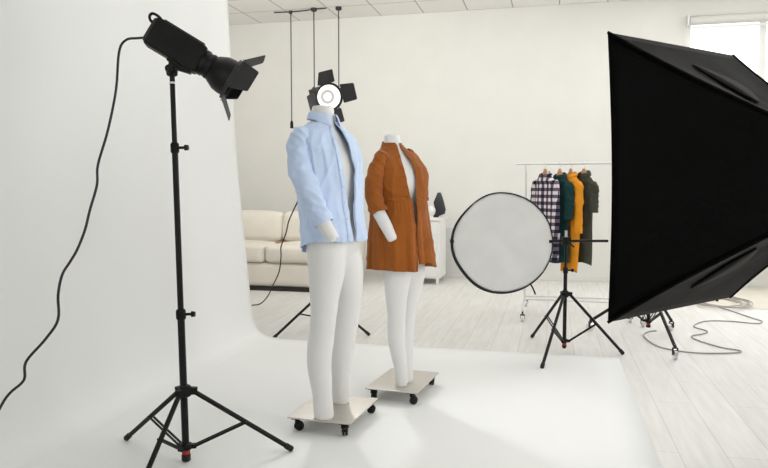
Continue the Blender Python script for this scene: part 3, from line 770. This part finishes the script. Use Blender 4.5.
tube(b, P, [.0055 + .006 * max(0, math.cos(2 * PI * k / 72 - rad(215))) for k in range(73)], 10, False); o = obj('rim', b, M['rubber'], tr); o['label'] = 'black bound edge'
b = BM(); tube(b, smooth_path([(-.006, .20, -.285), (-.010, .225, -.325), (-.012, .245, -.372)], 4), .006, 8); obj('hanging_loop', b, M['rubber'], tr)

# ------------------------------------------------------------------ clothes rack
RX, RY, RW_, RZ = -.245, 6.675, 1.02, 1.425
t = thing('clothes_rack', 'thin white metal clothes rack on wheels by the back wall', 'clothes rack', (RX, RY, 0))
b = BM(); tube(b, [(-.09, 0, RZ), (RW_ + .09, 0, RZ)], .010, 12); obj('hanging_rail', b, M['white_metal'], t)
for x in (0, RW_):
    b = BM(); tube(b, [(x, 0, .10), (x, 0, RZ)], .0105, 12); obj('upright', b, M['white_metal'], t)
    b = BM(); tube(b, [(x, -.43, .105), (x, .43, .105)], .012, 12); obj('foot_bar', b, M['white_metal'], t)
    for y in (-.42, .42):
        b = BM(); tube(b, [(x - .012, y, .03), (x + .012, y, .03)], .03, 16); w = obj('caster', b, M['white_metal'], t)
        b = BM(); box(b, x - .02, x + .02, y - .014, y + .014, .055, .066); tube(b, [(x, y, .06), (x, y, .11)], .008, 8)
        for s in (-1, 1): box(b, x + s * .018 - .0015, x + s * .018 + .0015, y - .01, y + .01, .025, .06)
        obj('caster_fork', b, M['grey_metal'], w)
for y in (-.1, .1):
    b = BM(); tube(b, [(0, y, .155), (RW_, y, .155)], .009, 10); obj('lower_rail', b, M['white_metal'], t)

def make_hanger(x, ang, label, w=.11):
    mxh = Matrix.Translation((x, RY, RZ)) @ Matrix.Rotation(ang, 4, 'Z')
    t = thing('clothes_hanger', label, 'hanger', mx=mxh, group='wooden hangers on the clothes rack')
    b = BM(); rows = []
    for k in range(25):
        s = -1 + 2 * k / 24; x_ = s * w; z = -.098 - .085 * abs(s) ** 1.3 * .9; y = .018 * s * s
        h = .017 * (1 - .45 * abs(s)); rows.append([V((x_, y + dy, z + dz)) for dy, dz in ((-.006, -h), (.006, -h), (.008, 0), (.006, h), (-.006, h), (-.008, 0))])
    loft(b, rows); obj('shoulder_bar', b, M['hanger'], t)
    b = BM(); loft(b, [[V((sx * w_, sy * .008, z)) for sx, sy in ((-1, -1), (1, -1), (1, 1), (-1, 1))] for z, w_ in ((-.115, .045), (-.085, .030), (-.045, .013))]); obj('wooden_neck', b, M['hanger'], t, bevel=.003)
    b = BM(); tube(b, smooth_path([(0, 0, -.05), (0, 0, -.032), (.014, 0, -.02), (.017, 0, -.003), (.010, 0, .010), (-.004, 0, .0135), (-.015, 0, .005)], 5), .0024, 8); obj('hook', b, M['chrome'], t)
    return mxh

def make_garment(name, label, cat, mxh, m, w, top, bot, thick, sl, seed, hem_w, hood=False, collar=True):
    """clothing on a hanger in hanger space (x across the shoulders)"""
    t = thing(name, label, cat, mx=mxh)
    rows = []
    tab = [(top, .055, .038), (top - .012, .075, .042), (top - .03, w * .62, .046), (top - .055, w * .9, .05), (top - .085, w, thick * .9), (top - .16, w * .93, thick), (top - .3, w * .90, thick * 1.08), (bot, hem_w, thick * 1.15)]
    b = BM()
    for i in range(41):
        f = i / 40; z = top + (bot - top) * f; a, c = interp(tab, z); row = []
        for k in range(64):
            th = 2 * PI * k / 64; p = V((a * math.copysign(abs(math.cos(th)) ** .9, math.cos(th)), c * math.sin(th), z + .014 * f * math.sin(th * 2 + seed)))
            q = V((p.x * 12 + seed, p.y * 10, z * 2.2)); nn = V((math.cos(th) * .4, math.sin(th), 0)).normalized()
            row.append(p + nn * (noise.noise(q) * .022 * min(1, f * 5)))
        rows.append(row)
    loft(b, rows, cap=(False, False)); obj('garment_body', b, m, t, solid=.002, sub=1, angle=180)
    for s in (-1, 1):
        ln, r0, r1, splay = sl
        pts = [(s * w * .80, 0, top - .075), (s * (w * .98), .0, top - .12), (s * (w + splay * .5), -.008, top - .12 - ln * .45), (s * (w + splay), -.02, top - .12 - ln)]
        b = BM(); loft(b, sleeve(pts, [r0 * .9, r0, (r0 + r1) / 2, r1], seed + s, .012, 30, .72), cap=(False, False)); obj('sleeve', b, m, t, solid=.002, sub=1, angle=180)
        if ln > .3:
            e = V(pts[-1]); b = BM(); loft(b, sleeve([e + V((0, 0, .05)), e + V((0, 0, .02)), e - V((0, 0, .01))], [r1 * 1.06, r1 * 1.08, r1 * 1.06], seed, .002, 24, .72), cap=(False, False)); obj('cuff', b, m, t, solid=.002, sub=1, angle=180)
    b = BM(); rows = []
    for rr, z in ((.058, top - .012), (.054, top + .006), (.055, top + (.035 if hood else .022)), (.068, top + (.03 if hood else .018)), (.078, top - .012)):
        rows.append([V((rr * math.cos(th), rr * .72 * math.sin(th), z + .016 * math.sin(th))) for th in [2 * PI * k / 40 - PI / 2 + .16 + (0) for k in range(39)]])
    loft(b, rows, closed=False); obj('hood' if hood else 'collar', b, m, t, solid=.003, sub=1, angle=180)
    return t

TP = -.105
h = make_hanger(-.069, rad(-66 + 13), 'wooden hanger inside the plaid shirt on the rack')
make_garment('plaid_shirt', 'dark and white plaid flannel shirt hanging first on the rack', 'shirt', h, M['plaid'], .155, TP, -.78, .036, (.66, .042, .036, .035), 1.0, .15)
h = make_hanger(.064, rad(-66 + 13), 'wooden hanger inside the dark teal top on the rack')
make_garment('teal_top', 'dark teal top hanging between the plaid shirt and orange dress', 'top', h, M['teal'], .145, TP - .01, -.92, .036, (.28, .045, .042, .02), 2.0, .15, collar=False)
h = make_hanger(.163, rad(-70 + 13), 'wooden hanger inside the orange dress on the rack')
make_garment('orange_dress', 'bright orange dress hanging third on the rack', 'dress', h, M['orange'], .135, TP - .005, -1.0, .036, (.40, .042, .038, .02), 3.0, .125)
h = make_hanger(.281, rad(-64 + 13), 'wooden hanger inside the dark olive hooded jacket on the rack')
make_garment('hooded_jacket', 'dark olive hooded jacket hanging last on the rack', 'jacket', h, M['olive'], .135, TP - .005, -.93, .038, (.22, .045, .042, .015), 4.0, .115, hood=True)

# ------------------------------------------------------------------ sofa
def cushion(bm, x0, x1, y0, y1, z0, z1, puff=.03, nx=18, mx=None, seed=0):
    """a soft box: superellipsoid-like pillow"""
    c = V(((x0 + x1) / 2, (y0 + y1) / 2, (z0 + z1) / 2)); h = V(((x1 - x0) / 2, (y1 - y0) / 2, (z1 - z0) / 2))
    r = bmesh.ops.create_cube(bm, size=2)
    es = list({e for v in r['verts'] for e in v.link_edges})
    g = bmesh.ops.subdivide_edges(bm, edges=es, cuts=nx, use_grid_fill=True)
    vs = list(bm.verts)
    rr = min(h) * .45
    for v in vs:
        u = v.co.copy(); p = V((u.x * h.x, u.y * h.y, u.z * h.z))
        q = V((max(-h.x + rr, min(h.x - rr, p.x)), max(-h.y + rr, min(h.y - rr, p.y)), max(-h.z + rr, min(h.z - rr, p.z)))); d = p - q
        if d.length > 1e-6: p = q + d.normalized() * rr
        bul = (1 - u.x ** 4) * (1 - u.y ** 4) * (1 - u.z ** 4)
        fx, fy, fz = (1 - u.y ** 2) * (1 - u.z ** 2), (1 - u.x ** 2) * (1 - u.z ** 2), (1 - u.x ** 2) * (1 - u.y ** 2)
        p += V((u.x * fx * puff * .4, u.y * fy * puff, u.z * fz * puff))
        p += V((1, 1, 1)) * noise.noise(p * 5 + V((seed, 0, 0))) * .006
        v.co = (mx @ (p + c)) if mx else p + c
SX0, SX1, SY0, SY1 = -4.30, -2.30, 7.46, 8.42
t = thing('sofa', 'cream leather sofa standing behind the mannequins by the back wall', 'sofa', (-3.3, 7.9, 0))
b = BM(); box(b, SX0 + .05, SX1 - .05, SY0 + .03, SY1 - .03, .0, .05); obj('plinth', b, M['dark_wood'], t, world=True, smooth=False)
b = BM(); cushion(b, SX0, SX1, SY0 + .005, SY1, .045, .34, .004, 14); obj('base', b, M['leather'], t, world=True, angle=180)
for i, (x0, x1) in enumerate(((SX0 + .2, -3.262), (-3.255, SX1 - .2))):
    b = BM(); cushion(b, x0, x1, SY0 - .02, SY1 - .2, .335, .535, .02, 16, seed=i * 3); obj('seat_cushion', b, M['leather'], t, world=True, angle=180)
for i, (x0, x1) in enumerate(((SX0 + .2, -3.27), (-3.262, SX1 - .2))):
    mxc = Matrix.Translation((0, SY1 - .33, .55)) @ Matrix.Rotation(rad(-10), 4, 'X')
    b = BM(); cushion(b, x0, x1, -.1, .14, -.01, .35, .03, 16, mxc, seed=i * 5 + 9); obj('back_cushion', b, M['leather'], t, world=True, angle=180)
b = BM(); cushion(b, SX0, SX1, SY1 - .18, SY1, .3, .80, .01, 14); obj('backrest', b, M['leather'], t, world=True, angle=180)
for x0 in (SX0, SX1 - .2):
    b = BM(); cushion(b, x0, x0 + .2, SY0, SY1 - .02, .3, .66, .012, 14); obj('armrest', b, M['leather'], t, world=True, angle=180)
b = BM(); tube(b, [(SX0 + .21, SY1 - .46, .535), (SX1 - .21, SY1 - .46, .535)], .012, 8); o = obj('seam_shade', b, M['tan'], t, world=True); o['label'] = 'tan strip for the shaded gap between seat and back cushions'  # tan tube standing in for the shade in the cushion gap
b = BM(); loft(b, [[V((x, SY1 - .47 - d, z)) for d, z in ((0, .50), (.05, .545 - dz), (.07, .535 - dz), (.02, .49))] for x, dz in ((-3.36, .01), (-3.30, 0), (-3.22, .0), (-3.15, .012))]); obj('loop_strap', b, M['tan'], t, world=True)

# ------------------------------------------------------------------ drawer chest
DX0, DX1, DY0, DY1 = -1.85, -1.345, 8.45, 9.0
t = thing('drawer_chest', 'narrow white chest of four drawers against the back wall', 'chest of drawers', ((DX0 + DX1) / 2, 8.72, 0))
b = BM(); box(b, DX0 + .01, DX1 - .01, DY0 + .02, DY1, .075, .80); obj('carcass', b, M['white_lacquer'], t, world=True, smooth=False, bevel=.003)
b = BM(); box(b, DX0 - .01, DX1 + .01, DY0 - .01, DY1, .80, .832); obj('top_board', b, M['white_lacquer'], t, world=True, smooth=False, bevel=.004)
for i in range(4):
    z0 = .095 + i * .176
    b = BM(); box(b, DX0 + .035, DX1 - .035, DY0 - .0, DY0 + .03, z0, z0 + .166); d = obj('drawer', b, M['white_lacquer'], t, world=True, smooth=False, bevel=.003)
    b = BM(); lathe(b, [(.005, 0), (.005, .012), (.013, .016), (.014, .024), (.009, .03)], 16, Matrix.Translation((-1.60, DY0, z0 + .11)) @ Matrix.Rotation(PI / 2, 4, 'X')); k = obj('knob', b, M['ceramic'], d, world=True); k['label'] = 'round black knob'
for x in (DX0 + .03, DX1 - .035):
    for y in (DY0 + .04, DY1 - .04):
        b = BM(); loft(b, [[V((x + sx * w, y + sy * w, z)) for sx, sy in ((-1, -1), (1, -1), (1, 1), (-1, 1))] for z, w in ((0, .015), (.08, .02))]); obj('foot', b, M['white_lacquer'], t, world=True, smooth=False)

# black ceramic sculpture and a white round ornament on the chest
t = thing('black_vase', 'small black angular ceramic vase on the white drawer chest', 'vase', (-1.40, 8.72, .832))
b = BM(); rings = []
for z, cx, hw, hd in ((.0, -.055, .045, .03), (.015, -.045, .04, .03), (.045, .01, .062, .042), (.10, .016, .068, .046), (.17, -.002, .068, .048), (.19, -.006, .068, .048), (.24, -.004, .05, .042), (.28, -.002, .034, .034), (.30, -.002, .026, .028)):
    rings.append(ell(cx, 0, z, hw, hd, 24, 3))
loft(b, rings); obj('body', b, M['ceramic'], t, angle=50)
b = BM(); lathe(b, [(.014, .296), (.024, .300), (.026, .312), (.018, .316)], 18, Matrix.Translation((-.002, 0, 0))); obj('lip', b, M['ceramic'], t)
t = thing('white_ornament', 'small white round ornament beside the black vase on the chest', 'ornament', (-1.495, 8.66, .832))
b = BM(); lathe(b, [(.03, 0), (.034, .006), (.026, .016), (.045, .04), (.06, .08), (.052, .118), (.03, .138), (.005, .145)], 24); obj('bowl_body', b, M['white_ceramic'], t)
b = BM(); lathe(b, [(.004, .143), (.008, .147), (.008, .155), (.003, .16)], 12); obj('finial', b, M['white_ceramic'], t)

# ------------------------------------------------------------------ pendant cables along a ceiling track
for x, y, zb, lab in ((-3.39, 8.715, 2.05, 'leftmost of three black pendant cords, hung with a small socket at its end'),
                      (-3.05, 8.66, 1.75, 'middle one of three black pendant cords dropping behind the lit lamp'),
                      (-2.72, 8.68, 1.75, 'rightmost of three black pendant cords dropping from the ceiling tiles')):
    t = thing('pendant_lamp', lab, 'pendant lamp', (x, y, zb), group='pendant cords from the ceiling')
    r = .022 if x < -3.3 else .04
    b = BM(); lathe(b, [(r, ZC - zb), (r, ZC - zb - .03), (r * .8, ZC - zb - .04), (.006, ZC - zb - .044)], 20); obj('ceiling_rose', b, M['grey_metal'], t)
    b = BM(); tube(b, [(0, 0, .05), (0, 0, ZC - zb - .04)], .0075, 8); obj('cord', b, M['grey_metal'], t)
    b = BM(); lathe(b, [(.02, -.05), (.022, -.045), (.022, .02), (.012, .05), (.006, .055)], 16); obj('socket', b, M['black_plastic'], t)
b = BM(); tube(b, smooth_path([(-3.62, 8.70, ZC - .012), (-3.39, 8.71, ZC - .014), (-3.2, 8.69, ZC - .016), (-3.05, 8.66, ZC - .014), (-2.88, 8.66, ZC - .010)], 5), .008, 8)
tag(obj('ceiling_cable', b, M['grey_metal']), 'thin dark cable run along the ceiling between the pendant cords', 'cable')

# ------------------------------------------------------------------ softbox with its head and stand
A, B_ = V((.179, 2.308, 0)), V((.672, 2.881, 0)); zc0, hh = 1.214, .4600
wv = (B_ - A); Wd = wv.length; wv.normalize(); nv = V((wv.y, -wv.x, 0))
cen = (A + B_) / 2 + V((0, 0, zc0))
cor = A + V((0, 0, zc0 - hh)); tilt = Matrix.Translation(cor) @ Matrix.Rotation(rad(-1.2), 4, CF) @ Matrix.Translation(-cor)   # the box hangs slightly out of level
mk = tilt @ Matrix.Translation(cen) @ Matrix((nv, V((0, 0, 1)).cross(nv), V((0, 0, 1)))).transposed().to_4x4()   # +X towards the speed ring
ts = thing('softbox', 'big black softbox seen from behind, its lit face turned from view', 'softbox', mx=mk)
hw = Wd / 2; D = .56; q = .06
def rim_pt(u, v):  # u, v in -1..1
    return V((0, u * hw, v * hh))
sides = {'near': [(-1, -1), (-1, 1)], 'far': [(1, 1), (1, -1)], 'top': [(-1, 1), (1, 1)], 'bottom': [(1, -1), (-1, -1)]}
for nm, (c0, c1) in sides.items():
    b = BM(); rows = []
    out = V((0, (c0[0] + c1[0]) / 2, (c0[1] + c1[1]) / 2)).normalized()
    for i in range(21):
        f = i / 20; row = []
        for k in range(21):
            s = k / 20; u = c0[0] + (c1[0] - c0[0]) * s; v = c0[1] + (c1[1] - c0[1]) * s
            bow = -.035 * math.sin(PI * f) * (1 - .0 * f)     # rods bend outwards
            p = V((D * f, (hw + (q - hw) * f) * u * (1 + bow), (hh + (q - hh) * f) * v * (1 + bow)))
            slack = -.012 * math.sin(PI * s) * math.sin(PI * f) + .006 * noise.noise(V((f * 4, s * 5, ord(nm[0])))) * math.sin(PI * s) * math.sin(PI * f)
            p += out * slack + V((.012 * math.sin(PI * s) * (1 - f) ** 3, 0, 0)) - out * (.004 * math.sin(PI * s) * (1 - f) ** 4)
            row.append(p)
        rows.append(row)
    loft(b, rows, closed=False); pn = obj('side_panel', b, M['softbox'], ts, solid=.003, offset=-1, angle=180)
    if nm in ('top', 'bottom'):
        # curved vent flap lying on the panel
        b = BM(); r2 = []
        for j in range(3):
            row = []
            for k in range(17):
                s = k / 16; f = .22 + .34 * s; g = (j / 2); wd = .22 * math.sin(PI * s) ** .7 + .01
                sgn = -1 if nm == 'top' else 1
                ss = .5 + sgn * .18 - sgn * (wd * g); u = c0[0] + (c1[0] - c0[0]) * ss; v = c0[1] + (c1[1] - c0[1]) * ss
                bow = -.035 * math.sin(PI * f)
                p = V((D * f, (hw + (q - hw) * f) * u * (1 + bow), (hh + (q - hh) * f) * v * (1 + bow)))
                row.append(p + out * (.004 + .004 * g * math.sin(PI * s) - .012 * math.sin(PI * ss) * math.sin(PI * f)))
            r2.append(row)
        loft(b, r2, closed=False); obj('vent_flap', b, M['softbox_top'], pn, solid=.004, offset=1, angle=60)
for c0 in ((-1, -1), (-1, 1), (1, 1), (1, -1)):
    b = BM(); tube(b, [V((D * f, (hw + (q - hw) * f) * c0[0] * (1 - .035 * math.sin(PI * f)), (hh + (q - hh) * f) * c0[1] * (1 - .035 * math.sin(PI * f)))) for f in [i / 20 for i in range(21)]], .005, 8); obj('corner_seam', b, M['softbox'], ts)
b = BM(); rows = []
for i in range(13):
    rows.append([V((.055 + .012 * math.sin(PI * i / 12) * math.sin(PI * k / 12), (-1 + i / 6) * hw * .86, (-1 + k / 6) * hh * .86)) for k in range(13)])
loft(b, rows, closed=False); o = obj('front_diffuser', b, M['diffuser'], ts, angle=180); o['label'] = 'glowing white diffuser cloth'
b = BM(); lathe(b, [(q + .03, D - .006), (q + .034, D), (q + .034, D + .02), (q + .02, D + .024), (.05, D + .026)], 32, Matrix.Rotation(PI / 2, 4, 'Y')); obj('speed_ring', b, M['grey_metal'], ts)
hc = mk @ V((D + .18, 0, 0))
mk = axis_matrix(hc, -(mk.to_3x3() @ V((1, 0, 0))))
make_strobe('studio_strobe', 'studio flash head fitted to the back of the black softbox', mk, L=.25, bowl=False)
sl = V((hc.x, hc.y, 0)) + nv * .05
make_stand('light_stand', 'black light stand carrying the softbox head', sl, [(.45, .1), (-.15, -.42), (-.25, .34)], .40, .12, [(.04, .6, .0165), (.56, 1.112, .0135)], .5, collars=[(.58, .021)], knob_dir=(0, -1, 0))

# rolling stand and a small stand further back, mostly hidden by the softbox
loc = (.75, 5.73, 0)
make_stand('rolling_stand', 'black stand on chrome casters showing under the softbox', loc,
           [(.848 - loc[0], 5.10 - loc[1]), (.323 - loc[0], 5.969 - loc[1]), (.985 - loc[0], 6.13 - loc[1]), (.671 - loc[0] + .02, 6.45 - loc[1])],
           .42, .15, [(.10, .75, .014), (.7, 1.5, .0135)], .45, casters=True, collars=[(.73, .021)], cat='stand', hub_bottom=.098, leg_r=.0125)
loc = (1.52, 8.12, 0)
make_stand('light_stand', 'small dark stand behind the softbox with one foot showing by the coiled cable', loc,
           [(1.71 - loc[0], 7.86 - loc[1]), (-.33, -.05), (.12, .33)], .30, .10, [(.04, .6, .016), (.56, 1.1, .013)], .5, collars=[(.58, .02)], red=False)

# floor cables
cf = [(1.3, 8.1), (1.453, 7.926), (1.648, 7.455), (1.80, 6.9), (1.841, 6.746), (1.76, 6.62), (1.562, 6.678), (1.345, 6.625), (1.20, 6.35), (1.27, 6.16), (1.20, 6.02), (1.115, 5.94), (1.11, 5.80), (1.235, 5.549), (1.345, 5.47), (1.33, 5.40), (1.2, 5.34), (1.051, 5.309), (.92, 5.34), (.799, 5.443), (.745, 5.65), (.735, 5.87), (.79, 6.02), (.86, 6.08)]
b = BM(); tube(b, smooth_path([(x, y, .007) for x, y in cf], 6), .005, 8)
tag(obj('floor_cable', b, M['grey_cable']), 'thin grey cable winding in loops across the bare floorboards', 'cable')
P = []
cx, cy = 1.66, 7.74
for k in range(150):
    a = 2 * PI * k / 34; r = .20 + .035 * math.sin(k * .21) + .026 * (k / 34)
    P.append((cx + r * 1.05 * math.cos(a) + .02 * math.sin(k * .11), cy + r * 1.35 * math.sin(a), .018 + .006 * (k // 34) + .004 * math.sin(k * .9)))
b = BM(); tube(b, smooth_path(P, 2), .006, 6)
tag(obj('coiled_cable', b, M['cream_cable']), 'coil of pale cable lying on the floor behind the softbox', 'cable')
b = BM(); box(b, 1.45, 3.3, 7.46, 9.15, .0005, .004); o = obj('floor_sheet', b, M['mat'], smooth=False)
tag(o, 'beige paper sheet lying on the floor under the window', 'sheet')

# ------------------------------------------------------------------ light
def area(name, loc, rot, sx, sy, power, col=(1, 1, 1), spread=None):
    l = bpy.data.lights.new(name, 'AREA'); l.shape = 'RECTANGLE'; l.size = sx; l.size_y = sy; l.energy = power; l.color = col
    if spread: l.spread = spread
    o = bpy.data.objects.new(name, l); COL.objects.link(o); o.location = loc; o.rotation_euler = rot
    return o
# daylight through the windows
for i, (y0, y1) in enumerate(RW):
    area('window_daylight', (X1 - .03, (y0 + y1) / 2, 2.05), (0, PI / 2, 0), 2.2, y1 - y0, (2, 8)[i], (1, 1, .985))
area('back_window_daylight', ((WX0 + WX1) / 2, Y1 - .16, 2.1), (PI / 2, 0, PI), WX1 - WX0, 2.2, 28, (1, 1, .99))
# added fill lights without fixtures: overhead, behind the camera, towards the back wall
area('overhead_fill', (-.9, 4.0, ZC - .05), (0, 0, 0), 3.0, 3.0, 12, (1, 1, .985))
area('overhead_fill', (1.0, 7.3, ZC - .05), (0, 0, 0), 2.4, 2.0, 15, (1, 1, .985))  # extra fill to lift the right rear of the room
area('camera_side_fill', (-.6, Y0 + .1, 1.9), (PI / 2, 0, 0), 3.5, 2.4, 30, (1, 1, 1))  # added front fill; the wall here has no opening
area('back_wall_fill', (-2.3, 5.6, 3.15), (rad(98), 0, rad(6)), 3.2, .5, 43, (1, .98, .94))  # unseen source added to brighten the back wall
# the lit flash in the background
sp = bpy.data.lights.new('background_flash', 'SPOT'); sp.energy = 60; sp.spot_size = rad(95); sp.spot_blend = .6; sp.shadow_soft_size = .08
o = bpy.data.objects.new('background_flash', sp); COL.objects.link(o); pp = c2 + axb * .32; o.location = pp
o.rotation_euler = axb.to_track_quat('-Z', 'Y').to_euler()

w = bpy.data.worlds.new('sky'); S.world = w; w.use_nodes = True
bg = w.node_tree.nodes['Background']; bg.inputs['Color'].default_value = (1, 1, 1, 1); bg.inputs['Strength'].default_value = 1.7

vs = S.view_settings
vs.view_transform = 'Standard'; vs.look = 'None'; vs.gamma = 1; vs.exposure = 0.42; vs.use_curve_mapping = False
